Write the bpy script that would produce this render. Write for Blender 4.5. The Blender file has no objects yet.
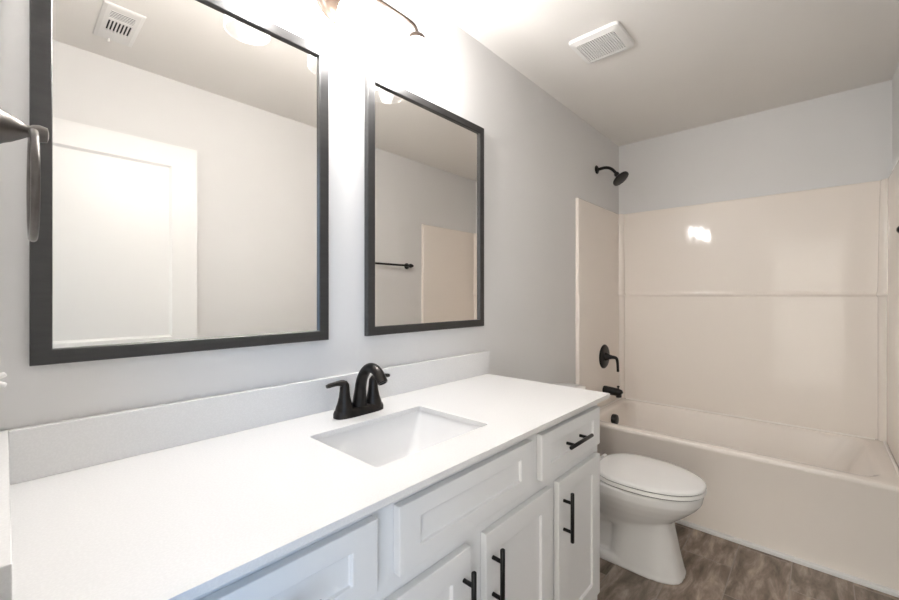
import bpy, bmesh, math, random
from mathutils import Vector, Matrix

# ------------------------------------------------------------------ camera
C = bpy.context.scene.collection
SC = bpy.context.scene
F, CX, CY, TH = 401.15, 481.52, 296.11, 0.8718
cam = bpy.data.cameras.new('camera')
cam.sensor_fit = 'HORIZONTAL'
cam.sensor_width = 36.0
cam.lens = 36.0 * F / 899.0
cam.shift_x = -(CX - 449.5) / 899.0
cam.shift_y = (CY - 300.0) / 899.0
cam.clip_start = 0.01
camo = bpy.data.objects.new('camera', cam)
C.objects.link(camo)
camo.location = (0.0, -1.2152, 1.2475)
camo.rotation_euler = (math.pi / 2, 0, -TH)
SC.camera = camo

# ------------------------------------------------------------------ world: pale daylight entering through the open doorway
world = bpy.data.worlds.new('world')
SC.world = world
world.use_nodes = True
bg = world.node_tree.nodes['Background']
# three soft lobes added to balance the light through the doorway: blue, warm, pale
LOBES = [((-0.32, -0.94, 0.10), (0.50, 1.00, 1.70)),
         ((-0.94, -0.33, 0.05), (1.25, 1.11, 0.95)),
         ((-0.90, 0.30, 0.20), (0.52, 0.61, 0.61))]
def world_nodes():
    nt = world.node_tree
    tc = nt.nodes.new('ShaderNodeTexCoord')
    prev = None
    for d, c in LOBES:
        dot = nt.nodes.new('ShaderNodeVectorMath'); dot.operation = 'DOT_PRODUCT'
        nt.links.new(tc.outputs['Generated'], dot.inputs[0])
        dot.inputs[1].default_value = Vector(d).normalized()
        mr = nt.nodes.new('ShaderNodeMapRange'); mr.interpolation_type = 'SMOOTHSTEP'
        mr.inputs['From Min'].default_value = 0.72
        mr.inputs['From Max'].default_value = 0.97
        nt.links.new(dot.outputs['Value'], mr.inputs['Value'])
        sc = nt.nodes.new('ShaderNodeVectorMath'); sc.operation = 'MULTIPLY_ADD'
        nt.links.new(mr.outputs[0], sc.inputs[0])
        sc.inputs[1].default_value = c
        if prev is None: sc.inputs[2].default_value = (0.02, 0.02, 0.02)
        else: nt.links.new(prev, sc.inputs[2])
        prev = sc.outputs[0]
    nt.links.new(prev, bg.inputs[0])
    bg.inputs[1].default_value = 1.0
world_nodes()

SC.view_settings.view_transform = 'Standard'
SC.view_settings.look = 'None'
SC.view_settings.gamma = 1.0
SC.view_settings.use_curve_mapping = False
SC.view_settings.exposure = 1.33

BULB = 130.0           # strength of the three vanity bulbs
BULB_COLOR = (1.0, 0.975, 0.955)

# ------------------------------------------------------------------ dimensions
L = 3.1377             # far (tub) wall
W = 1.524              # room width
H = 2.4362             # ceiling
XW = -0.014            # left wall face
TUBX = 2.391           # tub apron face
RIM = 0.452
CT = 0.882             # countertop
STOP = 1.889           # surround top

# ------------------------------------------------------------------ materials
def mat(name, color, rough=0.5, metal=0.0, coat=0.0, spec=0.5):
    m = bpy.data.materials.new(name)
    m.use_nodes = True
    b = m.node_tree.nodes['Principled BSDF']
    b.inputs['Base Color'].default_value = (*color, 1)
    b.inputs['Roughness'].default_value = rough
    b.inputs['Metallic'].default_value = metal
    b.inputs['Coat Weight'].default_value = coat
    b.inputs['Specular IOR Level'].default_value = spec
    return m

def noise_mix(m, scale, c1, c2, lo=0.35, hi=0.65, detail=3.0, stretch=(1, 1, 1), bump=0.0, bump_scale=None):
    nt = m.node_tree
    b = nt.nodes['Principled BSDF']
    tc = nt.nodes.new('ShaderNodeTexCoord')
    mp = nt.nodes.new('ShaderNodeMapping')
    mp.inputs['Scale'].default_value = stretch
    nt.links.new(tc.outputs['Object'], mp.inputs[0])
    nz = nt.nodes.new('ShaderNodeTexNoise')
    nz.inputs['Scale'].default_value = scale
    nz.inputs['Detail'].default_value = detail
    nt.links.new(mp.outputs[0], nz.inputs['Vector'])
    cr = nt.nodes.new('ShaderNodeValToRGB')
    cr.color_ramp.elements[0].position = lo
    cr.color_ramp.elements[1].position = hi
    cr.color_ramp.elements[0].color = (*c1, 1)
    cr.color_ramp.elements[1].color = (*c2, 1)
    nt.links.new(nz.outputs[0], cr.inputs[0])
    nt.links.new(cr.outputs[0], b.inputs['Base Color'])
    if bump:
        n2 = nt.nodes.new('ShaderNodeTexNoise')
        n2.inputs['Scale'].default_value = bump_scale
        n2.inputs['Detail'].default_value = 2
        nt.links.new(tc.outputs['Object'], n2.inputs['Vector'])
        bp = nt.nodes.new('ShaderNodeBump')
        bp.inputs['Strength'].default_value = bump
        bp.inputs['Distance'].default_value = 0.001
        nt.links.new(n2.outputs[0], bp.inputs['Height'])
        nt.links.new(bp.outputs[0], b.inputs['Normal'])
    return m

def wavy(m):
    # faint waviness of moulded acrylic, longer upright than across
    nt = m.node_tree
    tc = nt.nodes.new('ShaderNodeTexCoord')
    mp = nt.nodes.new('ShaderNodeMapping')
    mp.inputs['Scale'].default_value = (0.3, 1.0, 0.06)
    nz = nt.nodes.new('ShaderNodeTexNoise')
    nz.inputs['Scale'].default_value = 14.0
    nz.inputs['Detail'].default_value = 1.0
    bp = nt.nodes.new('ShaderNodeBump')
    bp.inputs['Strength'].default_value = 0.25
    bp.inputs['Distance'].default_value = 0.004
    nt.links.new(tc.outputs['Object'], mp.inputs[0])
    nt.links.new(mp.outputs[0], nz.inputs['Vector'])
    nt.links.new(nz.outputs[0], bp.inputs['Height'])
    nt.links.new(bp.outputs[0], nt.nodes['Principled BSDF'].inputs['Normal'])
    return m

M = {}
M['wall'] = noise_mix(mat('wall_paint', (0.6, 0.6, 0.6), 0.6, spec=0.3), 3, (0.715, 0.707, 0.697), (0.725, 0.717, 0.707), bump=0.15, bump_scale=400)
M['ceiling'] = noise_mix(mat('ceiling_paint', (0.7, 0.7, 0.7), 0.8, spec=0.2), 3, (0.825, 0.800, 0.765), (0.835, 0.810, 0.775), bump=0.2, bump_scale=300)
M['trim'] = mat('trim_paint', (0.80, 0.79, 0.775), 0.35)
M['cabinet'] = noise_mix(mat('cabinet_paint', (0.8, 0.8, 0.8), 0.38), 5, (0.775, 0.785, 0.79), (0.785, 0.795, 0.80))
M['quartz'] = noise_mix(mat('quartz', (0.85, 0.85, 0.85), 0.22), 260, (0.745, 0.742, 0.738), (0.775, 0.772, 0.768), 0.45, 0.6)
M['ceramic'] = mat('glazed_ceramic', (0.80, 0.795, 0.785), 0.07, coat=0.3)
M['basin'] = mat('basin_ceramic', (0.80, 0.80, 0.80), 0.12)
M['acrylic'] = wavy(mat('tub_acrylic', (0.86, 0.795, 0.732), 0.08, spec=0.26))
M['black'] = noise_mix(mat('black_metal', (0.02, 0.02, 0.02), 0.34, metal=0.0, spec=0.3), 40, (0.004, 0.0035, 0.0035), (0.007, 0.006, 0.006))
M['bronze'] = noise_mix(mat('dark_bronze', (0.03, 0.03, 0.03), 0.34, metal=0.6), 30, (0.014, 0.0125, 0.0115), (0.024, 0.020, 0.017))
M['frame'] = noise_mix(mat('mirror_frame_black', (0.03, 0.03, 0.03), 0.36, spec=0.6), 8, (0.020, 0.019, 0.019), (0.027, 0.026, 0.025), stretch=(1, 1, 12))
M['mirror'] = mat('mirror_silver', (0.92, 0.895, 0.86), 0.0, metal=1.0)
M['pull'] = mat('pull_black', (0.004, 0.004, 0.0045), 0.35, spec=0.3)
M['gap'] = mat('painted_gap_shade', (0.03, 0.03, 0.03), 0.8)  # near-black colour standing in for shade behind the ceiling grilles
M['white_plastic'] = mat('white_plastic', (0.80, 0.79, 0.77), 0.35)
M['vent_metal'] = mat('vent_enamel', (0.80, 0.79, 0.77), 0.4)
M['fixture'] = mat('fixture_bronze', (0.050, 0.036, 0.027), 0.42, metal=0.35, spec=0.3)
M['brushed'] = noise_mix(mat('brushed_bronze', (0.1, 0.1, 0.1), 0.33, metal=1.0), 30, (0.10, 0.093, 0.088), (0.14, 0.13, 0.122), stretch=(1, 1, 1))
M['caulk'] = mat('white_caulk', (0.86, 0.82, 0.77), 0.35)
M['seam_shade'] = mat('painted_seam_shade', (0.03, 0.028, 0.026), 0.6)  # dark colour painted as the shade in the toilet seat gaps

def bulb_mat():
    m = bpy.data.materials.new('lit_bulb')
    m.use_nodes = True
    nt = m.node_tree
    nt.nodes.clear()
    e = nt.nodes.new('ShaderNodeEmission')
    e.inputs[0].default_value = (*BULB_COLOR, 1)
    e.inputs[1].default_value = BULB
    o = nt.nodes.new('ShaderNodeOutputMaterial')
    nt.links.new(e.outputs[0], o.inputs[0])
    return m
M['bulb'] = bulb_mat()

def glass_mat():
    # thin clear glass with a little bloom: mostly transparent, some white scatter, glossy at grazing angles
    m = bpy.data.materials.new('shade_glass')
    m.use_nodes = True
    nt = m.node_tree
    nt.nodes.clear()
    tr = nt.nodes.new('ShaderNodeBsdfTransparent')
    tl = nt.nodes.new('ShaderNodeBsdfTranslucent')
    tl.inputs[0].default_value = (0.95, 0.95, 0.95, 1)
    gl = nt.nodes.new('ShaderNodeBsdfGlossy')
    gl.inputs['Roughness'].default_value = 0.05
    mx = nt.nodes.new('ShaderNodeMixShader')
    mx.inputs[0].default_value = 0.25
    nt.links.new(tr.outputs[0], mx.inputs[1])
    nt.links.new(tl.outputs[0], mx.inputs[2])
    m2 = nt.nodes.new('ShaderNodeMixShader')
    m2.inputs[0].default_value = 0.04
    nt.links.new(mx.outputs[0], m2.inputs[1])
    nt.links.new(gl.outputs[0], m2.inputs[2])
    o = nt.nodes.new('ShaderNodeOutputMaterial')
    nt.links.new(m2.outputs[0], o.inputs[0])
    return m
M['glass'] = glass_mat()

def floor_mat():
    m = mat('stone_look_vinyl', (0.2, 0.17, 0.15), 0.42)
    nt = m.node_tree
    b = nt.nodes['Principled BSDF']
    tc = nt.nodes.new('ShaderNodeTexCoord')
    mp = nt.nodes.new('ShaderNodeMapping')
    mp.inputs['Location'].default_value = (0.16, 0.07, 0)
    nt.links.new(tc.outputs['Object'], mp.inputs[0])
    br = nt.nodes.new('ShaderNodeTexBrick')
    br.offset = 0.5
    br.inputs['Color1'].default_value = (0, 0, 0, 1)
    br.inputs['Color2'].default_value = (1, 1, 1, 1)
    br.inputs['Mortar'].default_value = (0.5, 0.5, 0.5, 1)
    br.inputs['Scale'].default_value = 1.0
    br.inputs['Mortar Size'].default_value = 0.0022
    br.inputs['Mortar Smooth'].default_value = 0.4
    br.inputs['Brick Width'].default_value = 0.42
    br.inputs['Row Height'].default_value = 0.21
    nt.links.new(mp.outputs[0], br.inputs['Vector'])
    mp2 = nt.nodes.new('ShaderNodeMapping')
    mp2.inputs['Scale'].default_value = (0.75, 2.6, 1.0)
    mp2.inputs['Rotation'].default_value = (0, 0, 0.35)
    nt.links.new(tc.outputs['Object'], mp2.inputs[0])
    # every tile gets its own piece of the pattern
    add = nt.nodes.new('ShaderNodeVectorMath')
    add.operation = 'MULTIPLY_ADD'
    nt.links.new(br.outputs['Color'], add.inputs[0])
    add.inputs[1].default_value = (7.0, 3.0, 5.0)
    nt.links.new(mp2.outputs[0], add.inputs[2])
    n1 = nt.nodes.new('ShaderNodeTexNoise')
    n1.inputs['Scale'].default_value = 7.0
    n1.inputs['Detail'].default_value = 7.0
    n1.inputs['Roughness'].default_value = 0.62
    n1.inputs['Distortion'].default_value = 0.35
    nt.links.new(add.outputs[0], n1.inputs['Vector'])
    cr = nt.nodes.new('ShaderNodeValToRGB')
    e = cr.color_ramp.elements
    e[0].position = 0.30; e[0].color = (0.11, 0.084, 0.066, 1)
    e[1].position = 0.72; e[1].color = (0.56, 0.475, 0.40, 1)
    k = cr.color_ramp.elements.new(0.5); k.color = (0.255, 0.208, 0.172, 1)
    nt.links.new(n1.outputs[0], cr.inputs[0])
    tint = nt.nodes.new('ShaderNodeMixRGB')
    tint.blend_type = 'MULTIPLY'
    tint.inputs[0].default_value = 1
    vr = nt.nodes.new('ShaderNodeValToRGB')
    vr.color_ramp.elements[0].color = (0.82, 0.80, 0.78, 1)
    vr.color_ramp.elements[1].color = (1.12, 1.06, 1.02, 1)
    nt.links.new(br.outputs['Color'], vr.inputs[0])
    nt.links.new(cr.outputs[0], tint.inputs[1])
    nt.links.new(vr.outputs[0], tint.inputs[2])
    gm = nt.nodes.new('ShaderNodeMixRGB')
    gm.inputs[2].default_value = (0.36, 0.32, 0.28, 1)
    mul = nt.nodes.new('ShaderNodeMath'); mul.operation = 'MULTIPLY'; mul.inputs[1].default_value = 0.8
    nt.links.new(br.outputs['Fac'], mul.inputs[0])
    nt.links.new(mul.outputs[0], gm.inputs[0])
    nt.links.new(tint.outputs[0], gm.inputs[1])
    nt.links.new(gm.outputs[0], b.inputs['Base Color'])
    bp = nt.nodes.new('ShaderNodeBump')
    bp.invert = True
    bp.inputs['Strength'].default_value = 0.3
    bp.inputs['Distance'].default_value = 0.001
    nt.links.new(br.outputs['Fac'], bp.inputs['Height'])
    nt.links.new(bp.outputs[0], b.inputs['Normal'])
    return m
M['floor'] = floor_mat()

# ------------------------------------------------------------------ mesh helpers (all shapes in room coordinates)
def bx(bm, x0, x1, y0, y1, z0, z1):
    v = [bm.verts.new(p) for p in ((x0, y0, z0), (x1, y0, z0), (x1, y1, z0), (x0, y1, z0), (x0, y0, z1), (x1, y0, z1), (x1, y1, z1), (x0, y1, z1))]
    for f in ((0, 3, 2, 1), (4, 5, 6, 7), (0, 1, 5, 4), (1, 2, 6, 5), (2, 3, 7, 6), (3, 0, 4, 7)):
        bm.faces.new([v[i] for i in f])

def loft(bm, rings, cap0=True, cap1=True, closed=True):
    vr = [[bm.verts.new(p) for p in r] for r in rings]
    n = len(vr[0])
    for a, b in zip(vr, vr[1:]):
        for i in range(n if closed else n - 1):
            j = (i + 1) % n
            bm.faces.new((a[i], a[j], b[j], b[i]))
    if cap0: bm.faces.new(vr[0][::-1])
    if cap1: bm.faces.new(vr[-1])
    return vr

def frame_of(d):
    d = d.normalized()
    a = Vector((0, 0, 1)) if abs(d.z) < 0.9 else Vector((1, 0, 0))
    u = d.cross(a).normalized()
    return u, d.cross(u).normalized()

def tube(bm, pts, radii, n=20, flat=1.0):
    pts = [Vector(p) for p in pts]
    if not hasattr(radii, '__len__'): radii = [radii] * len(pts)
    rings = []
    u = None
    for i, p in enumerate(pts):
        d = (pts[min(i + 1, len(pts) - 1)] - pts[max(i - 1, 0)]).normalized()
        if u is None: u, w = frame_of(d)
        else:
            u = (u - d * u.dot(d)).normalized()
            w = d.cross(u).normalized()
        rings.append([p + (u * math.cos(t) + w * math.sin(t) * flat) * radii[i] for t in [2 * math.pi * k / n for k in range(n)]])
    loft(bm, rings)

def lathe(bm, origin, axis, prof, n=32):
    # prof: (distance along the axis, radius)
    o = Vector(origin); ax = Vector(axis).normalized()
    u, w = frame_of(ax)
    rings = [[o + ax * h + (u * math.cos(t) + w * math.sin(t)) * r for t in [2 * math.pi * k / n for k in range(n)]] for h, r in prof]
    loft(bm, rings)

def bez(p0, p1, p2, p3, n=12):
    p0, p1, p2, p3 = map(Vector, (p0, p1, p2, p3))
    return [(1 - t) ** 3 * p0 + 3 * (1 - t) ** 2 * t * p1 + 3 * (1 - t) * t * t * p2 + t ** 3 * p3 for t in [i / n for i in range(n + 1)]]

def sell(cx, cy, z, a, b, e=2.0, n=48, front=None):
    # superellipse ring in plan; front = half length towards -y when it differs
    r = []
    for k in range(n):
        t = 2 * math.pi * k / n
        c, s = math.cos(t), math.sin(t)
        x = cx + a * math.copysign(abs(c) ** (2 / e), c)
        bb = b if s > 0 or front is None else front
        y = cy + bb * math.copysign(abs(s) ** (2 / e), s)
        r.append((x, y, z))
    return r

def obj(name, bm, m, parent=None, bevel=0.0, smooth=False, seg=2, angle=40):
    bmesh.ops.recalc_face_normals(bm, faces=bm.faces)
    if parent is not None:
        off = parent_world(parent)
        bmesh.ops.translate(bm, verts=bm.verts, vec=-off)
    me = bpy.data.meshes.new(name)
    bm.to_mesh(me); bm.free()
    o = bpy.data.objects.new(name, me)
    C.objects.link(o)
    me.materials.append(m)
    if smooth:
        for p in me.polygons: p.use_smooth = True
        me.set_sharp_from_angle(angle=math.radians(angle))
    if bevel:
        b = o.modifiers.new('bevel', 'BEVEL')
        b.width = bevel; b.segments = seg; b.limit_method = 'ANGLE'; b.angle_limit = math.radians(35)
    if parent is not None: o.parent = parent
    return o

def parent_world(p):
    v = Vector(p.location)
    while p.parent is not None:
        p = p.parent; v += Vector(p.location)
    return v

def thing(name, label, cat, loc, group=None):
    o = bpy.data.objects.new(name, None)
    o.empty_display_size = 0.05
    C.objects.link(o)
    o.location = loc
    return tag(o, label, cat, group)

def tag(o, label, cat, group=None):
    o['label'] = label; o['category'] = cat
    if group: o['group'] = group
    return o

def struct(name, bm, m, parent=None, bevel=0.0, **k):
    o = obj(name, bm, m, parent, bevel, **k)
    o['kind'] = 'structure'
    return o

def box_struct(name, m, *args, bevel=0.0):
    b = bmesh.new(); bx(b, *args)
    return struct(name, b, m, bevel=bevel)

# ------------------------------------------------------------------ room shell
T = 0.10
box_struct('floor', M['floor'], -0.9, L + T, -W - T, T, -0.08, 0.0)
box_struct('ceiling', M['ceiling'], XW - T, L + T, -W - T, T, H, H + 0.08)
box_struct('wall_mirror', M['wall'], XW - T, L + T, 0, T, 0, H)
box_struct('wall_opposite', M['wall'], XW - T, L + T, -W - T, -W, 0, H)
box_struct('wall_tub', M['wall'], L, L + T, -W, 0, 0, H)
# left wall with the doorway the camera stands in
DY0, DY1, DZ = -1.462, -0.742, 2.075
b = bmesh.new()
bx(b, XW - T, XW, DY1, 0, 0, H)
bx(b, XW - T, XW, -W, DY0, 0, H)
bx(b, XW - T, XW, DY0, DY1, DZ, H)
struct('wall_left', b, M['wall'])
b = bmesh.new()   # door jamb and casing of the doorway
bx(b, XW - T, XW + 0.002, DY1 - 0.018, DY1, 0, DZ)
bx(b, XW - T, XW + 0.002, DY0, DY0 + 0.018, 0, DZ)
bx(b, XW - T, XW + 0.002, DY0, DY1, DZ - 0.018, DZ)
bx(b, XW, XW + 0.009, DY1 - 0.005, DY1 + 0.057, 0, DZ + 0.057)
bx(b, XW, XW + 0.009, DY0 - 0.055, DY0 + 0.005, 0, DZ + 0.057)
bx(b, XW, XW + 0.009, DY0, DY1, DZ - 0.005, DZ + 0.057)
struct('trim_1', b, M['trim'])
# baseboards
box_struct('baseboard_mirror', M['trim'], 1.432, TUBX - 0.03, -0.014, 0, 0, 0.083, bevel=0.003)
box_struct('baseboard_opposite', M['trim'], 0.02, TUBX - 0.03, -W, -W + 0.014, 0, 0.083, bevel=0.003)

# door leaf, swung open against the opposite wall
def door_leaf(x0, x1, y0, y1, z0, z1):
    b = bmesh.new()
    st, rec = 0.113, 0.009
    panels = [(x0 + st, x1 - st, 1.030, z1 - 0.115), (x0 + st, x1 - st, 0.24, 0.90)]
    xs = [x0, x0 + st, x1 - st, x1]
    zs = [z0, 0.24, 0.90, 1.030, z1 - 0.115, z1]
    grid = [[b.verts.new((x, y1, z)) for x in xs] for z in zs]
    for i in range(5):
        for j in range(3):
            if j == 1 and i in (1, 3):
                v = [grid[i][1], grid[i][2], grid[i + 1][2], grid[i + 1][1]]
                s = 0.012
                ctr = [(1, 1), (-1, 1), (-1, -1), (1, -1)]
                w = [b.verts.new((q.co.x + a * s, y1 - rec, q.co.z + c * s)) for q, (a, c) in zip(v, ctr)]
                for k in range(4): b.faces.new((v[k], v[(k + 1) % 4], w[(k + 1) % 4], w[k]))
                b.faces.new(w)
            else:
                b.faces.new((grid[i][j], grid[i][j + 1], grid[i + 1][j + 1], grid[i + 1][j]))
    bb = bmesh.ops.extrude_edge_only(b, edges=[e for e in b.edges if e.is_boundary])
    vs = [g for g in bb['geom'] if isinstance(g, bmesh.types.BMVert)]
    for v in vs: v.co.y = y0
    bmesh.ops.contextual_create(b, geom=[e for e in b.edges if e.is_boundary])
    return b
d = struct('door_1', door_leaf(-0.012, 0.693, -1.500, -1.464, 0.012, 2.060), M['trim'])
tag(d, 'white panelled door leaf swung open against the opposite wall, seen in the mirror', 'door')
b = bmesh.new()
lathe(b, (0.632, -1.464, 0.92), (0, 1, 0), [(0, 0.028), (0.006, 0.028), (0.008, 0.011), (0.03, 0.011), (0.036, 0.02), (0.05, 0.026), (0.06, 0.02), (0.064, 0.0008)])
obj('door_knob', b, M['bronze'], d, smooth=True)

# ------------------------------------------------------------------ bathtub
def rrect(x0, x1, y0, y1, z, r, n=6):
    pts = []
    for cx, cy, a0 in ((x1 - r, y1 - r, 0), (x0 + r, y1 - r, 90), (x0 + r, y0 + r, 180), (x1 - r, y0 + r, 270)):
        for k in range(n + 1):
            a = math.radians(a0 + 90 * k / n)
            pts.append((cx + r * math.cos(a), cy + r * math.sin(a), z))
    return pts

tub = thing('bathtub', 'white alcove bathtub with flat apron across the far end', 'bathtub', ((TUBX + L) / 2, -W / 2, 0))
b = bmesh.new()
e = 0.0015
ox0, ox1, oy0, oy1 = TUBX, L - e, -W + e, -e
rings = [rrect(ox0 + 0.012, ox1, oy0, oy1, 0.0, 0.004),
         rrect(ox0 + 0.006, ox1, oy0, oy1, RIM - 0.030, 0.004),
         rrect(ox0 + 0.000, ox1, oy0, oy1, RIM - 0.022, 0.004),
         rrect(ox0 + 0.000, ox1, oy0, oy1, RIM - 0.007, 0.004),
         rrect(ox0 + 0.002, ox1 - 0.001, oy0 + 0.001, oy1 - 0.001, RIM - 0.002, 0.004),
         rrect(ox0 + 0.007, ox1 - 0.003, oy0 + 0.003, oy1 - 0.003, RIM, 0.004),
         rrect(ox0 + 0.058, ox1 - 0.052, oy0 + 0.085, oy1 - 0.080, RIM, 0.085),
         rrect(ox0 + 0.068, ox1 - 0.060, oy0 + 0.097, oy1 - 0.088, RIM - 0.004, 0.085),
         rrect(ox0 + 0.078, ox1 - 0.068, oy0 + 0.115, oy1 - 0.093, RIM - 0.020, 0.085),
         rrect(ox0 + 0.105, ox1 - 0.105, oy0 + 0.240, oy1 - 0.115, 0.180, 0.10),
         rrect(ox0 + 0.130, ox1 - 0.150, oy0 + 0.300, oy1 - 0.140, 0.130, 0.10),
         rrect(ox0 + 0.180, ox1 - 0.200, oy0 + 0.360, oy1 - 0.190, 0.112, 0.08)]
loft(b, rings)
obj('tub_shell', b, M['acrylic'], tub, smooth=True, angle=50)
b = bmesh.new()
bx(b, TUBX - 0.014, TUBX + 0.012, -W + 0.001, -0.016, 0.0, 0.018)
obj('base_trim', b, M['trim'], tub, bevel=0.003)
b = bmesh.new()
lathe(b, (2.775, -0.0985, 0.375), (0, -1, 0.06), [(0, 0.037), (0.022, 0.037), (0.030, 0.034), (0.034, 0.026), (0.034, 0.001)])
o = obj('overflow_cover', b, M['black'], tub, smooth=True)
o['label'] = 'black round overflow cover'

# tub surround: two side panels and the long back panel with a ledge
sur = thing('tub_surround', 'glossy white three-sided tub surround with a ledge line at mid height', 'shower surround', (L, -W / 2, RIM))
Z0 = RIM + 0.001
def plan_side(y_wall, sgn, t, x_front, x_back):
    # profile of a side panel in plan, front edge to corner; sgn points into the tub
    return [(x_front, y_wall), (x_front, y_wall + sgn * (t - 0.004)), (x_front + 0.004, y_wall + sgn * t), (x_back, y_wall + sgn * t), (x_back, y_wall)]
for yw, sgn in ((-0.0012, -1), (-W + 0.0012, 1)):
    b = bmesh.new()
    xb = L - 0.062
    lv = [(Z0, 0.026), (1.250, 0.026), (1.262, 0.0215), (STOP - 0.006, 0.0215), (STOP, 0.015)]
    loft(b, [[(x, y, z) for x, y in plan_side(yw, sgn, t, TUBX + 0.006, xb)] for z, t in lv])
    obj('side_panel', b, M['acrylic'], sur, smooth=True, angle=25)
def plan_back(t, r):
    xw = L - 0.0012
    ts = t
    pts = []
    y0, y1 = -0.0012, -W + 0.0012
    xs = L - 0.062
    pts.append((xs, y0)); pts.append((xs, y0 - ts))
    xf = xw - t
    yc = y0 - ts
    for k in range(9):
        a = math.radians(90 * k / 8)
        pts.append((xf - r * math.cos(a), yc - r * math.sin(a)))
    yd = y1 + ts
    for k in range(9):
        a = math.radians(90 * k / 8)
        pts.append((xf - r * math.sin(a), yd + r * math.cos(a)))
    pts.append((xs, y1 + ts)); pts.append((xs, y1)); pts.append((xw, y1)); pts.append((xw, y0))
    return pts
b = bmesh.new()
lv = [(Z0, 0.0240, 0.034), (Z0 + 0.02, 0.0240, 0.034), (1.236, 0.0240, 0.034), (1.244, 0.0242, 0.034), (1.250, 0.0290, 0.034), (1.256, 0.0315, 0.034), (1.262, 0.0310, 0.034), (1.270, 0.0275, 0.034), (1.277, 0.0258, 0.034), (1.286, 0.0252, 0.034), (1.300, 0.0249, 0.034), (STOP - 0.030, 0.0145, 0.034), (STOP - 0.006, 0.0140, 0.034), (STOP, 0.0100, 0.034)]
loft(b, [[(x, y, z) for x, y in plan_back(t, r)] for z, t, r in lv])
obj('back_panel', b, M['acrylic'], sur, smooth=True, angle=28)

# beads of caulk added on the tub deck to catch light along the panels
cz = RIM + 0.0008
for p, q in (((TUBX + 0.02, -0.0342, cz), (L - 0.06, -0.0342, cz)), ((L - 0.0322, -0.07, cz), (L - 0.0322, -W + 0.07, cz)), ((TUBX + 0.02, -W + 0.0342, cz), (L - 0.06, -W + 0.0342, cz))):
    b = bmesh.new()
    tube(b, [Vector(p), Vector(q)], 0.0062, 10)
    obj('caulk_bead', b, M['caulk'], tub, smooth=True)
# ------------------------------------------------------------------ vanity cabinet
YF, YB = -0.602, -0.582
van = thing('vanity_cabinet', 'long white shaker vanity cabinet with black bar pulls under the countertop', 'vanity cabinet', (0.71, -0.3, 0))
b = bmesh.new()
VX0, VX1, VZ = -0.010, 1.427, 0.866
# carcass: sides, back, bottom, toe kick and face frame
bx(b, VX0, VX0 + 0.016, YB + 0.018, -0.003, 0.0, VZ)
bx(b, VX1 - 0.016, VX1, YB + 0.018, -0.003, 0.10, VZ)
bx(b, VX1 - 0.016, VX1, -0.515, -0.003, 0.0, 0.10)
bx(b, VX0 + 0.016, VX1 - 0.016, -0.010, -0.003, 0.0, VZ)
bx(b, VX0 + 0.016, VX1 - 0.016, YB + 0.018, -0.010, 0.10, 0.116)
bx(b, VX0, VX1, -0.515, -0.500, 0.0, 0.10)
bx(b, VX0, VX1, YB, YB + 0.018, 0.10, VZ)
obj('carcass', b, M['cabinet'], van, bevel=0.0015)

def shaker(x0, x1, z0, z1, st, rl, yf=YF, yb=YB - 0.0005, rec=0.0075):
    b = bmesh.new()
    s = 0.0015
    o = [(x0, z0), (x1, z0), (x1, z1), (x0, z1)]
    i = [(x0 + st, z0 + rl), (x1 - st, z0 + rl), (x1 - st, z1 - rl), (x0 + st, z1 - rl)]
    sg = [(1, 1), (-1, 1), (-1, -1), (1, -1)]
    ov = [b.verts.new((x, yf, z)) for x, z in o]
    iv = [b.verts.new((x, yf, z)) for x, z in i]
    pv = [b.verts.new((x + a * s, yf + rec, z + c * s)) for (x, z), (a, c) in zip(i, sg)]
    bv = [b.verts.new((x, yb, z)) for x, z in o]
    for k in range(4):
        j = (k + 1) % 4
        b.faces.new((ov[k], ov[j], iv[j], iv[k]))
        b.faces.new((iv[k], iv[j], pv[j], pv[k]))
        b.faces.new((ov[k], ov[j], bv[j], bv[k]))
    b.faces.new(pv); b.faces.new(bv)
    return b

def pull(par, p, vertical, length=0.152, gap=0.09, y=YF):
    # bar pull: bar on two posts; p = centre of the bar
    b = bmesh.new()
    x, z = p
    dx, dz = (0, 1) if vertical else (1, 0)
    yb = y - 0.030
    h = length / 2
    tube(b, [(x - dx * h, yb, z - dz * h), (x - dx * (h - .001), yb, z - dz * (h - .001)), (x + dx * (h - .001), yb, z + dz * (h - .001)), (x + dx * h, yb, z + dz * h)], [0.0052, 0.006, 0.006, 0.0052], 16)
    for s in (-1, 1):
        q = (x + dx * s * gap / 2, z + dz * s * gap / 2)
        tube(b, [(q[0], y + 0.0005, q[1]), (q[0], yb, q[1])], 0.005, 12)
    o = obj('handle', b, M['pull'], par, smooth=True)
    o['label'] = 'black bar pull'
    return o

DT, DB = 0.843, 0.709
d1 = obj('drawer_front', shaker(0.037, 0.438, DB, DT, 0.053, 0.038), M['cabinet'], van, bevel=0.0022)
pull(d1, (0.2375, 0.784 - 0.008), False)
d2 = obj('drawer_front', shaker(1.003, 1.404, DB, DT, 0.053, 0.038), M['cabinet'], van, bevel=0.0022)
pull(d2, (1.197, 0.784 - 0.004), False)
obj('false_front', shaker(0.486, 0.952, DB, DT, 0.055, 0.038), M['cabinet'], van, bevel=0.0022)
for x0, x1, hx in ((0.037, 0.340, 0.311), (0.378, 0.692, 0.668), (0.748, 1.061, 0.773), (1.101, 1.404, 1.131)):
    dd = obj('door', shaker(x0, x1, 0.163, 0.672, 0.060, 0.057), M['cabinet'], van, bevel=0.0022)
    pull(dd, (hx, 0.5605), True)

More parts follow.
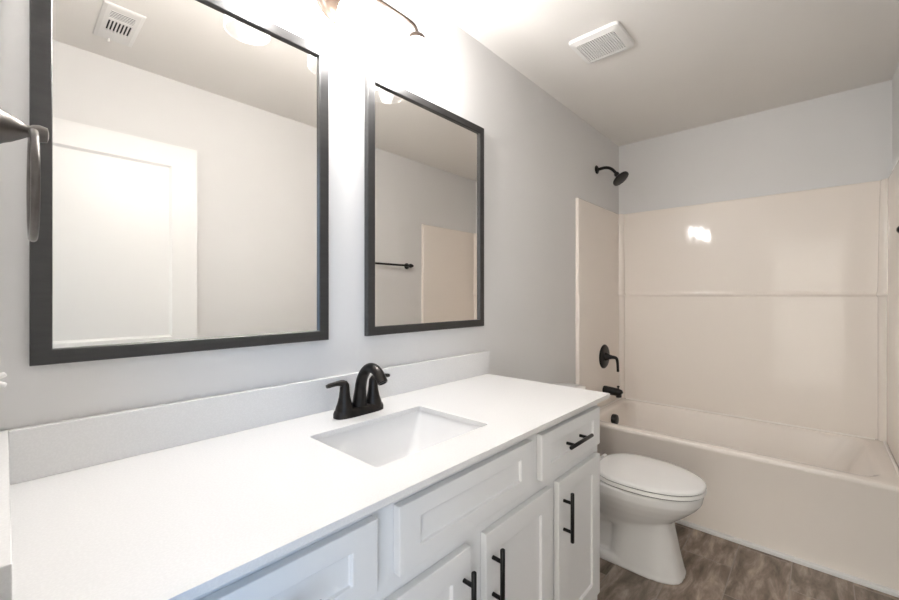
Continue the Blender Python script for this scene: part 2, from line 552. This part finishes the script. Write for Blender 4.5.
# ------------------------------------------------------------------ countertop with backsplash, side splash
ctop = thing('countertop', 'white quartz countertop with backsplash and side splash on the vanity', 'countertop', (0.71, -0.3, CT))
CX0, CX1, CY0, CY1 = XW + 0.0005, 1.466, -0.615, -0.0008
SX0, SX1, SY0, SY1 = 0.511, 0.890, -0.495, -0.198
b = bmesh.new()
zb = 0.867
outer = lambda z: rrect(CX0, CX1, CY0, CY1, z, 0.002, 3)
inner = lambda z: rrect(SX0, SX1, SY0, SY1, z, 0.010, 3)
rings = [outer(zb), outer(CT), inner(CT), inner(zb)]
vr = loft(b, rings, False, False)
for i in range(len(vr[0])):
    j = (i + 1) % len(vr[0])
    b.faces.new((vr[0][i], vr[0][j], vr[3][j], vr[3][i]))
obj('slab', b, M['quartz'], ctop, bevel=0.0012)
b = bmesh.new(); bx(b, 0.0055, 1.484, -0.020, -0.0008, CT + 0.0003, CT + 0.1045)
obj('backsplash', b, M['quartz'], ctop, bevel=0.0012)
b = bmesh.new(); bx(b, CX0, 0.005, CY0 + 0.003, -0.0008, CT + 0.0003, CT + 0.1045)
obj('side_splash', b, M['quartz'], ctop, bevel=0.0012)

# undermount sink
sink = thing('sink', 'white rectangular undermount sink basin set into the countertop', 'sink', ((SX0 + SX1) / 2, (SY0 + SY1) / 2, 0.72))
b = bmesh.new()
m_ = 0.004
def srect(dx, dy, z, r): return rrect(SX0 - m_ + dx, SX1 + m_ - dx, SY0 - m_ + dy, SY1 + m_ - dy, z, r, 8)
zt = 0.8665
rings = [srect(-0.022, -0.022, zt - 0.008, 0.02), srect(-0.022, -0.022, zt, 0.02), srect(0, 0, zt, 0.012), srect(0.002, 0.002, zt - 0.006, 0.013),
         srect(0.020, 0.012, zt - 0.05, 0.018), srect(0.045, 0.024, zt - 0.10, 0.026), srect(0.065, 0.040, zt - 0.125, 0.034), srect(0.10, 0.075, zt - 0.136, 0.05), srect(0.150, 0.115, zt - 0.140, 0.03)]
loft(b, rings, False, True)
obj('basin', b, M['basin'], sink, smooth=True, angle=60).modifiers.new('thickness', 'SOLIDIFY').thickness = 0.006
b = bmesh.new()
lathe(b, ((SX0 + SX1) / 2, (SY0 + SY1) / 2, 0.727), (0, 0, 1), [(0, 0.030), (0.002, 0.032), (0.003, 0.024), (0.004, 0.018), (0.006, 0.016), (0.006, 0.001)])
o = obj('drain', b, M['bronze'], sink, smooth=True); o['label'] = 'dark round drain'

# ------------------------------------------------------------------ faucet
FX, FY = 0.714, -0.116
fau = thing('faucet', 'black two-handle faucet with arched spout behind the sink', 'faucet', (FX, FY, CT))
b = bmesh.new()
z = CT + 0.0004
lv = [(0.000, 1.0), (0.012, 1.0), (0.020, 0.965), (0.024, 0.90), (0.0255, 0.80)]
loft(b, [sell(FX, FY, z + h, 0.083 * s, 0.029 * (s if s == 1 else s * s), 3.2, 56) for h, s in lv])
obj('base_plate', b, M['bronze'], fau, smooth=True, angle=35)
b = bmesh.new()
path = [Vector((FX, FY, z + 0.018)), Vector((FX, FY - 0.002, z + 0.045))] + bez((FX, FY - 0.006, z + 0.075), (FX, FY - 0.016, z + 0.150), (FX, FY - 0.080, z + 0.176), (FX, FY - 0.120, z + 0.112), 16)
rad = [0.0245, 0.0205] + [0.0175 - 0.0022 * math.sin(min(1, i / 10) * math.pi / 2) for i in range(17)]
tube(b, path, rad, 28)
end = path[-1]; dirn = (path[-1] - path[-2]).normalized()
obj('spout', b, M['bronze'], fau, smooth=True, angle=50)
b = bmesh.new()
lathe(b, end - dirn * 0.001, dirn, [(0, 0.0135), (0.004, 0.0135), (0.004, 0.010), (0.001, 0.009), (0.001, 0.0005)])
obj('aerator', b, M['black'], fau, smooth=True)
for s in (-1, 1):
    hx = FX + s * 0.0508
    b = bmesh.new()
    prof = [(0.0, 0.0285), (0.010, 0.0275), (0.020, 0.0255), (0.034, 0.0205), (0.052, 0.0165), (0.070, 0.0145), (0.078, 0.0142), (0.079, 0.0135)]
    lathe(b, (hx, FY, z + 0.010), (0, 0, 1), prof)
    hb = obj('handle', b, M['bronze'], fau, smooth=True, angle=50)
    b = bmesh.new()
    lp = [Vector((hx, FY, z + 0.088)), Vector((hx, FY, z + 0.0945))] + bez((hx + s * 0.003, FY, z + 0.1005), (hx + s * 0.015, FY + 0.002, z + 0.106), (hx + s * 0.030, FY + 0.004, z + 0.103), (hx + s * (0.067 if s > 0 else 0.055), FY + 0.006, z + 0.099), 10)
    lr = [0.0142, 0.0136] + [0.0118, 0.0105, 0.0096, 0.0088, 0.0082, 0.0077, 0.0074, 0.0072, 0.0070, 0.0068, 0.0055]
    tube(b, lp, lr, 20, flat=1.0)
    obj('lever', b, M['bronze'], hb, smooth=True, angle=50)

# ------------------------------------------------------------------ framed mirrors
def mirror(x0, x1, z0, z1, label):
    fw, yb, yf = 0.031, -0.0008, -0.0215
    t = thing('framed_mirror', label, 'mirror', ((x0 + x1) / 2, 0, z0), 'framed mirrors over the vanity')
    b = bmesh.new()
    o = [(x0, z0), (x1, z0), (x1, z1), (x0, z1)]
    sg = [(1, 1), (-1, 1), (-1, -1), (1, -1)]
    prof = [(0.0, yb), (0.0, yf + 0.002), (0.002, yf), (fw - 0.002, yf), (fw, yf + 0.002), (fw, yb)]
    rings = [[b.verts.new((x + a * d, y, zz + c * d)) for (x, zz), (a, c) in zip(o, sg)] for d, y in prof]
    for p, q in zip(rings, rings[1:] + rings[:1]):
        for k in range(4):
            j = (k + 1) % 4
            b.faces.new((p[k], p[j], q[j], q[k]))
    obj('frame', b, M['frame'], t)
    b = bmesh.new()
    bx(b, x0 + fw - 0.003, x1 - fw + 0.003, -0.0110, -0.004, z0 + fw - 0.003, z1 - fw + 0.003)
    obj('mirror_glass', b, M['mirror'], t)
    return t
mirror(0.0323, 0.6656, 1.1085, 2.0299, 'black framed mirror beside the towel ring, reflecting the white door')
mirror(0.8092, 1.4411, 1.1085, 2.0299, 'black framed mirror to the right of the faucet, reflecting the towel bar')

# ------------------------------------------------------------------ vanity light
LX, LY, LZ = 0.713, -0.102, 2.226
vl = thing('vanity_light', 'three-light bronze vanity light with clear glass shades above the mirrors', 'wall light', (LX, 0, LZ))
b = bmesh.new()
lathe(b, (0.703, -0.0006, 2.214), (0, -1, 0), [(0, 0.076), (0.006, 0.076), (0.010, 0.072), (0.012, 0.066), (0.016, 0.064), (0.021, 0.058), (0.024, 0.050), (0.024, 0.001)], 48)
obj('backplate', b, M['fixture'], vl, smooth=True, angle=50)
b = bmesh.new()
tube(b, [(LX, -0.02, LZ - 0.004), (LX, LY + 0.002, LZ)], 0.011, 16)
bar = [(LX - 0.249, LY, LZ - 0.040)] + bez((LX - 0.249, LY, LZ - 0.030), (LX - 0.249, LY, LZ - 0.006), (LX - 0.235, LY, LZ), (LX - 0.20, LY, LZ), 8)
bar += [(-p[0] + 2 * LX, p[1], p[2]) for p in bar[::-1]]
tube(b, bar, 0.0062, 14)
tube(b, [(LX, LY, LZ), (LX, LY, LZ - 0.04)], 0.0062, 14)
obj('arm', b, M['fixture'], vl, smooth=True, angle=60)
for s in (-1, 0, 1):
    x = LX + s * 0.249
    b = bmesh.new()
    lathe(b, (x, LY, LZ - 0.028), (0, 0, -1), [(0, 0.008), (0.002, 0.013), (0.005, 0.021), (0.010, 0.0275), (0.016, 0.0305), (0.022, 0.031), (0.026, 0.031), (0.026, 0.017), (0.046, 0.017), (0.048, 0.002)])
    so = obj('socket', b, M['fixture'], vl, smooth=True, angle=50)
    b = bmesh.new()
    zt = LZ - 0.0545
    pr = [(0.0, 0.030), (0.006, 0.036), (0.014, 0.046), (0.026, 0.054), (0.045, 0.0575), (0.09, 0.0585), (0.142, 0.0590)]
    n = 40
    rg = [[(x + r * math.cos(2 * math.pi * k / n), LY + r * math.sin(2 * math.pi * k / n), zt - h) for k in range(n)] for h, r in pr]
    # rolled lip at the open bottom
    rg += [[(x + r * math.cos(2 * math.pi * k / n), LY + r * math.sin(2 * math.pi * k / n), zt - h) for k in range(n)] for h, r in ((0.1445, 0.0585), (0.145, 0.0572))]
    loft(b, rg, False, False)
    sh = obj('shade', b, M['glass'], vl, smooth=True, angle=70)
    b = bmesh.new()
    zb_ = LZ - 0.078
    lathe(b, (x, LY, zb_), (0, 0, -1), [(0, 0.013), (0.012, 0.0135), (0.024, 0.019), (0.036, 0.0265), (0.048, 0.030), (0.060, 0.029), (0.070, 0.0235), (0.077, 0.014), (0.080, 0.002)], 24)
    obj('bulb', b, M['bulb'], sh, smooth=True)

# ------------------------------------------------------------------ toilet
TX = 1.93
toi = thing('toilet', 'white elongated toilet with closed lid between the vanity and the tub', 'toilet', (TX, -0.4, 0))
b = bmesh.new()
def ring(z, yc, a, bk, fr, e=2.2): return sell(TX, yc, z, a, bk, e, 56, fr)
# bowl
loft(b, [ring(0.175, -0.50, 0.080, 0.13, 0.150), ring(0.210, -0.50, 0.098, 0.16, 0.180), ring(0.250, -0.505, 0.128, 0.19, 0.225),
         ring(0.290, -0.51, 0.154, 0.22, 0.268), ring(0.325, -0.515, 0.170, 0.235, 0.300), ring(0.350, -0.52, 0.178, 0.24, 0.313),
         ring(0.385, -0.52, 0.181, 0.24, 0.318), ring(0.392, -0.52, 0.177, 0.236, 0.314)])
# deck that carries the tank
loft(b, [sell(TX, -0.235, zz, a, c, 4, 56) for zz, a, c in ((0.26, 0.095, 0.16), (0.33, 0.115, 0.20), (0.385, 0.125, 0.205), (0.392, 0.121, 0.201))])
# pedestal front column
loft(b, [sell(TX, -0.56, zz, a, c, 3.0, 56, fr) for zz, a, c, fr in ((0.0, 0.108, 0.13, 0.205), (0.012, 0.108, 0.13, 0.205), (0.020, 0.104, 0.125, 0.200), (0.10, 0.098, 0.115, 0.180), (0.20, 0.094, 0.110, 0.158), (0.27, 0.100, 0.11, 0.150))])
# rear trapway
tube(b, [Vector((TX, y, zz)) for y, zz in ((-0.58, 0.25), (-0.50, 0.235), (-0.43, 0.20), (-0.36, 0.20), (-0.28, 0.22), (-0.20, 0.19), (-0.17, 0.10), (-0.17, 0.01))], [0.085, 0.085, 0.078, 0.074, 0.074, 0.074, 0.07, 0.07], 28)
loft(b, [sell(TX, -0.36, zz, a, c, 4, 56) for zz, a, c in ((0.03, 0.070, 0.25), (0.22, 0.066, 0.20))])
# foot flange
loft(b, [sell(TX, -0.40, zz, a, c, 3.2, 56) for zz, a, c in ((0.0, 0.106, 0.30), (0.030, 0.105, 0.298), (0.042, 0.096, 0.29))])
bo = obj('bowl', b, M['ceramic'], toi, smooth=True, angle=180)
r = bo.modifiers.new('fuse', 'REMESH'); r.mode = 'VOXEL'; r.voxel_size = 0.005; r.use_smooth_shade = True
s = bo.modifiers.new('soften', 'SMOOTH'); s.factor = 0.5; s.iterations = 10

def seat_ring(z, g, hole=False):
    # elongated outline with a straight back, pushed out by g
    pts = []
    n = 64
    for k in range(n):
        t = 2 * math.pi * k / n
        c, s_ = math.cos(t), math.sin(t)
        if s_ >= 0:
            ex = 3.6
            x = (0.180 - 0.045 * max(0, s_) ** 1.2 + g) * math.copysign(abs(c) ** (2 / ex), c)
            y = -0.56 + (0.185 + g) * abs(s_) ** (2 / ex)
        else:
            x = (0.180 + g) * math.copysign(abs(c) ** (2 / 2.15), c)
            y = -0.56 - (0.286 + g) * abs(s_) ** (2 / 2.15)
        pts.append((TX + x, y, z))
    return pts
b = bmesh.new()
loft(b, [seat_ring(0.3958, -0.003), seat_ring(0.397, 0.0005), seat_ring(0.409, 0.001), seat_ring(0.412, -0.003)])
obj('seat', b, M['white_plastic'], toi, smooth=True, angle=60)
b = bmesh.new()
loft(b, [seat_ring(0.4158, -0.003), seat_ring(0.417, 0.000), seat_ring(0.4245, 0.000), seat_ring(0.430, -0.004), seat_ring(0.4335, -0.016), seat_ring(0.4365, -0.045), seat_ring(0.4385, -0.09), seat_ring(0.439, -0.13)])
obj('lid', b, M['ceramic'], toi, smooth=True, angle=60)
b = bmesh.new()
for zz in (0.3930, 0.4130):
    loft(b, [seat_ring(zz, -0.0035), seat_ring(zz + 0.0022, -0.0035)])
o = obj('seam_shade_strip', b, M['seam_shade'], toi, smooth=True, angle=60)  # dark sheets between bowl, seat and lid, painted as shade lines
for s in (-1, 1):
    b = bmesh.new()
    lathe(b, (TX + s * 0.075 - 0.018, -0.362, 0.412), (1, 0, 0), [(0, 0.010), (0.002, 0.0125), (0.034, 0.0125), (0.036, 0.010)], 20)
    obj('hinge', b, M['white_plastic'], toi, smooth=True)
b = bmesh.new()
loft(b, [sell(TX, -0.118, zz, a, c, 6, 48) for zz, a, c in ((0.393, 0.195, 0.082), (0.41, 0.205, 0.088), (0.55, 0.213, 0.092), (0.695, 0.218, 0.095))])
obj('tank', b, M['ceramic'], toi, smooth=True, angle=50)
b = bmesh.new()
loft(b, [sell(TX, -0.119, zz, a, c, 4.2, 64) for zz, a, c in ((0.696, 0.222, 0.099), (0.700, 0.227, 0.103), (0.722, 0.228, 0.104), (0.730, 0.225, 0.101), (0.733, 0.215, 0.092))])
obj('tank_lid', b, M['ceramic'], toi, smooth=True, angle=50)
b = bmesh.new()
lathe(b, (TX - 0.15, -0.2115, 0.645), (0, -1, 0), [(0, 0.014), (0.006, 0.014), (0.010, 0.009), (0.016, 0.008), (0.018, 0.004)], 20)
tube(b, [(TX - 0.15, -0.224, 0.645), (TX - 0.12, -0.226, 0.641), (TX - 0.075, -0.226, 0.636)], [0.007, 0.006, 0.005], 14)
o = obj('flush_lever', b, M['vent_metal'], toi, smooth=True)

# ------------------------------------------------------------------ shower head, valve, spout
sx = 2.722
shw = thing('shower', 'black shower head on a curved arm high on the mirror wall', 'shower head', (sx, 0, 2.149))
b = bmesh.new()
lathe(b, (sx, -0.0006, 2.150), (0, -1, 0), [(0, 0.030), (0.004, 0.030), (0.010, 0.022), (0.014, 0.013), (0.015, 0.010)])
obj('flange', b, M['black'], shw, smooth=True)
b = bmesh.new()
arm = [Vector((sx, -0.008, 2.150))] + bez((sx, -0.03, 2.151), (sx, -0.10, 2.158), (sx, -0.118, 2.128), (sx, -0.148, 2.090), 12)
tube(b, arm, 0.0105, 16)
obj('shower_arm', b, M['black'], shw, smooth=True)
b = bmesh.new()
dv = Vector((0, -0.62, -0.78)).normalized()
p0 = Vector((sx, -0.140, 2.098))
lathe(b, p0, dv, [(0, 0.013), (0.006, 0.017), (0.016, 0.018), (0.022, 0.015), (0.030, 0.018), (0.046, 0.050), (0.050, 0.058), (0.056, 0.060), (0.063, 0.059), (0.065, 0.054), (0.065, 0.001)])
obj('shower_head', b, M['black'], shw, smooth=True, angle=50)

vx, vz = 2.788, 0.812
val = thing('shower_valve', 'black round shower valve trim with a lever above the tub spout', 'shower valve', (vx, 0, vz))
b = bmesh.new()
lathe(b, (vx, -0.0280, vz), (0, -1, 0), [(0, 0.086), (0.004, 0.086), (0.009, 0.081), (0.012, 0.070), (0.013, 0.032), (0.0131, 0.001)], 48)
obj('escutcheon', b, M['black'], val, smooth=True, angle=50)
b = bmesh.new()
lathe(b, (vx, -0.039, vz), (0, -1, 0), [(0, 0.032), (0.012, 0.028), (0.030, 0.018), (0.045, 0.014), (0.052, 0.013)])
lv_ = [Vector((vx, -0.080, vz)), Vector((vx + 0.001, -0.096, vz))] + bez((vx + 0.002, -0.106, vz - 0.001), (vx + 0.004, -0.124, vz - 0.004), (vx + 0.006, -0.126, vz - 0.02), (vx + 0.008, -0.127, vz - 0.10), 12)
tube(b, lv_, [0.013, 0.0125] + [0.0115 - 0.0025 * i / 12 for i in range(13)], 18)
obj('lever', b, M['black'], val, smooth=True, angle=50)

tsx, tsz = 2.788, 0.568
tsp = thing('tub_spout', 'black tub spout with diverter knob below the shower valve', 'tub spout', (tsx, 0, tsz))
b = bmesh.new()
tube(b, [Vector((tsx, y, zz)) for y, zz in ((-0.0280, tsz + 0.004), (-0.034, tsz + 0.004), (-0.09, tsz + 0.002), (-0.13, tsz), (-0.148, tsz - 0.004), (-0.156, tsz - 0.010))], [0.029, 0.030, 0.0285, 0.027, 0.025, 0.018], 24)
tube(b, [(tsx, -0.134, tsz - 0.008), (tsx, -0.136, tsz - 0.034)], [0.021, 0.019], 20)
obj('spout_body', b, M['black'], tsp, smooth=True, angle=50)
b = bmesh.new()
lathe(b, (tsx, -0.132, tsz + 0.022), (0, 0, 1), [(0, 0.005), (0.012, 0.005), (0.014, 0.009), (0.022, 0.0095), (0.024, 0.007)], 20)
obj('diverter_knob', b, M['black'], tsp, smooth=True)

# ------------------------------------------------------------------ towel bar on the opposite wall
tb = thing('towel_bar', 'black towel bar on the opposite wall beside the tub surround', 'towel bar', (1.93, -W, 1.505))
yb_ = -W + 0.062
b = bmesh.new()
tube(b, [(1.632, yb_, 1.505), (2.232, yb_, 1.505)], 0.0085, 16)
obj('bar', b, M['black'], tb, smooth=True)
for xx, s in ((1.632, -1), (2.229, 1)):
    b = bmesh.new()
    lathe(b, (xx, -W + 0.0006, 1.505), (0, 1, 0), [(0, 0.026), (0.005, 0.026), (0.012, 0.020), (0.030, 0.0125), (0.058, 0.0115), (0.068, 0.014), (0.074, 0.012), (0.076, 0.004)], 24)
    lathe(b, (xx - s * 0.022, yb_, 1.505), (s, 0, 0), [(0, 0.0095), (0.004, 0.015), (0.018, 0.018), (0.028, 0.0135), (0.034, 0.010), (0.040, 0.010), (0.042, 0.006)], 20)
    obj('post', b, M['black'], tb, smooth=True, angle=50)

# ------------------------------------------------------------------ towel ring on the left wall
ry, rz = -0.352, 1.482
tr = thing('towel_ring', 'dark metal towel ring hanging from a flared post on the left wall', 'towel ring', (XW, ry, rz))
b = bmesh.new()
lathe(b, (XW + 0.0006, ry, rz), (1, 0, 0), [(0, 0.030), (0.004, 0.030), (0.008, 0.026), (0.012, 0.0225), (0.020, 0.0185), (0.028, 0.0130), (0.034, 0.0085), (0.0365, 0.0085), (0.040, 0.011), (0.046, 0.0125), (0.054, 0.0105), (0.0555, 0.004)], 36)
obj('post', b, M['brushed'], tr, smooth=True, angle=60)
b = bmesh.new()
xc = XW + 0.0405
R_ = 0.0755
n = 64
rings = []
for k in range(n):
    t = 2 * math.pi * k / n
    cdir = Vector((0, math.cos(t), math.sin(t)))
    c0 = Vector((xc, ry, rz - R_ - 0.001)) + cdir * R_
    rings.append([c0 + (cdir * math.cos(a) + Vector((1, 0, 0)) * math.sin(a)) * 0.0046 for a in [2 * math.pi * q / 14 for q in range(14)]])
vv = [[b.verts.new(p) for p in r_] for r_ in rings]
for k in range(n):
    k2 = (k + 1) % n
    for q in range(14):
        q2 = (q + 1) % 14
        b.faces.new((vv[k][q], vv[k][q2], vv[k2][q2], vv[k2][q]))
obj('ring', b, M['brushed'], tr, smooth=True)

# ------------------------------------------------------------------ light switch on the left wall
ls = thing('light_switch', 'white two-gang toggle light switch on the left wall above the side splash', 'light switch', (XW, -0.25, 1.12))
b = bmesh.new(); bx(b, XW + 0.0003, XW + 0.005, -0.308, -0.192, 1.062, 1.178)
obj('plate', b, M['white_plastic'], ls, bevel=0.003)
for yy, tz in ((-0.273, -0.55), (-0.227, 0.55)):
    b = bmesh.new()
    lathe(b, (XW + 0.004, yy, 1.118), (1, 0, tz), [(0, 0.0048), (0.007, 0.0042), (0.010, 0.0044), (0.0125, 0.0036), (0.0135, 0.0015)], 16)
    obj('toggle', b, M['white_plastic'], ls, smooth=True)

# ------------------------------------------------------------------ exhaust fan
fx0, fx1, fy0, fy1 = 1.695, 1.915, -0.556, -0.314
fan = thing('exhaust_fan', 'white square exhaust fan grille on the ceiling before the tub', 'exhaust fan', ((fx0 + fx1) / 2, (fy0 + fy1) / 2, H))
b = bmesh.new()
zc = H - 0.0005
def fr(d, z, r): return rrect(fx0 + d, fx1 - d, fy0 + d, fy1 - d, z, r, 5)
loft(b, [fr(0, zc, 0.022), fr(0, zc - 0.006, 0.022), fr(0.004, zc - 0.013, 0.020), fr(0.030, zc - 0.022, 0.010), fr(0.031, zc - 0.016, 0.010)], False, False)
obj('housing', b, M['white_plastic'], fan, smooth=True, angle=40)
b = bmesh.new()
bx(b, fx0 + 0.03, fx1 - 0.03, fy0 + 0.03, fy1 - 0.03, zc - 0.0145, zc - 0.0125)
obj('shade_backing', b, M['gap'], fan)  # dark sheet stands in for the shade behind the grille
b = bmesh.new()
gx0, gx1, gy0, gy1 = fx0 + 0.030, fx1 - 0.030, fy0 + 0.030, fy1 - 0.030
n = 15
for k in range(n + 1):
    x = gx0 + (gx1 - gx0) * k / n
    bx(b, x - 0.0016, x + 0.0016, gy0, gy1, zc - 0.0205, zc - 0.0180)
for k in range(18):
    y = gy0 + (gy1 - gy0) * k / 17
    bx(b, gx0, gx1, y - 0.0016, y + 0.0016, zc - 0.0200, zc - 0.0178)
obj('grille', b, M['white_plastic'], fan)

# ------------------------------------------------------------------ supply register, seen in the mirror
rx0, rx1, ry0, ry1 = 0.256, 0.390, -1.318, -0.998
reg = thing('ceiling_register', 'white ceiling air register reflected in the mirror beside the towel ring', 'air vent', ((rx0 + rx1) / 2, (ry0 + ry1) / 2, H))
b = bmesh.new()
hx0, hx1, hy0, hy1 = 0.284, 0.364, -1.222, -1.040
o4 = [(rx0, ry0), (rx1, ry0), (rx1, ry1), (rx0, ry1)]
i4 = [(hx0, hy0), (hx1, hy0), (hx1, hy1), (hx0, hy1)]
sg = [(1, 1), (-1, 1), (-1, -1), (1, -1)]
lev = [[(x, y, H - 0.0005) for x, y in o4], [(x + a * 0.002, y + c * 0.002, H - 0.004) for (x, y), (a, c) in zip(o4, sg)],
       [(x + a * 0.014, y + c * 0.014, H - 0.008) for (x, y), (a, c) in zip(o4, sg)], [(x, y, H - 0.008) for x, y in i4], [(x, y, H - 0.001) for x, y in i4]]
loft(b, lev, False, False)
bx(b, hx0, hx1, -1.125, -1.110, H - 0.008, H - 0.002)
obj('face_plate', b, M['vent_metal'], reg)
b = bmesh.new(); bx(b, hx0 - 0.001, hx1 + 0.001, hy0 - 0.001, hy1 + 0.001, H - 0.0020, H - 0.0006)
obj('duct_shade_sheet', b, M['gap'], reg)  # dark sheet under the ceiling, painted as the shade inside a duct
b = bmesh.new()
for k in range(8):
    x = hx0 + (hx1 - hx0) * k / 7
    bx(b, x - 0.0026, x + 0.0026, hy0, -1.125, H - 0.0085, H - 0.0055)
for k in range(6):
    y = -1.106 + 0.012 * k
    bx(b, hx0, hx1, y - 0.0016, y + 0.0016, H - 0.0080, H - 0.0055)
obj('louvers', b, M['vent_metal'], reg)
b = bmesh.new(); bx(b, rx0 + 0.050, rx0 + 0.056, ry0 + 0.004, ry0 + 0.024, H - 0.022, H - 0.007)
obj('damper_lever', b, M['vent_metal'], reg, bevel=0.001)
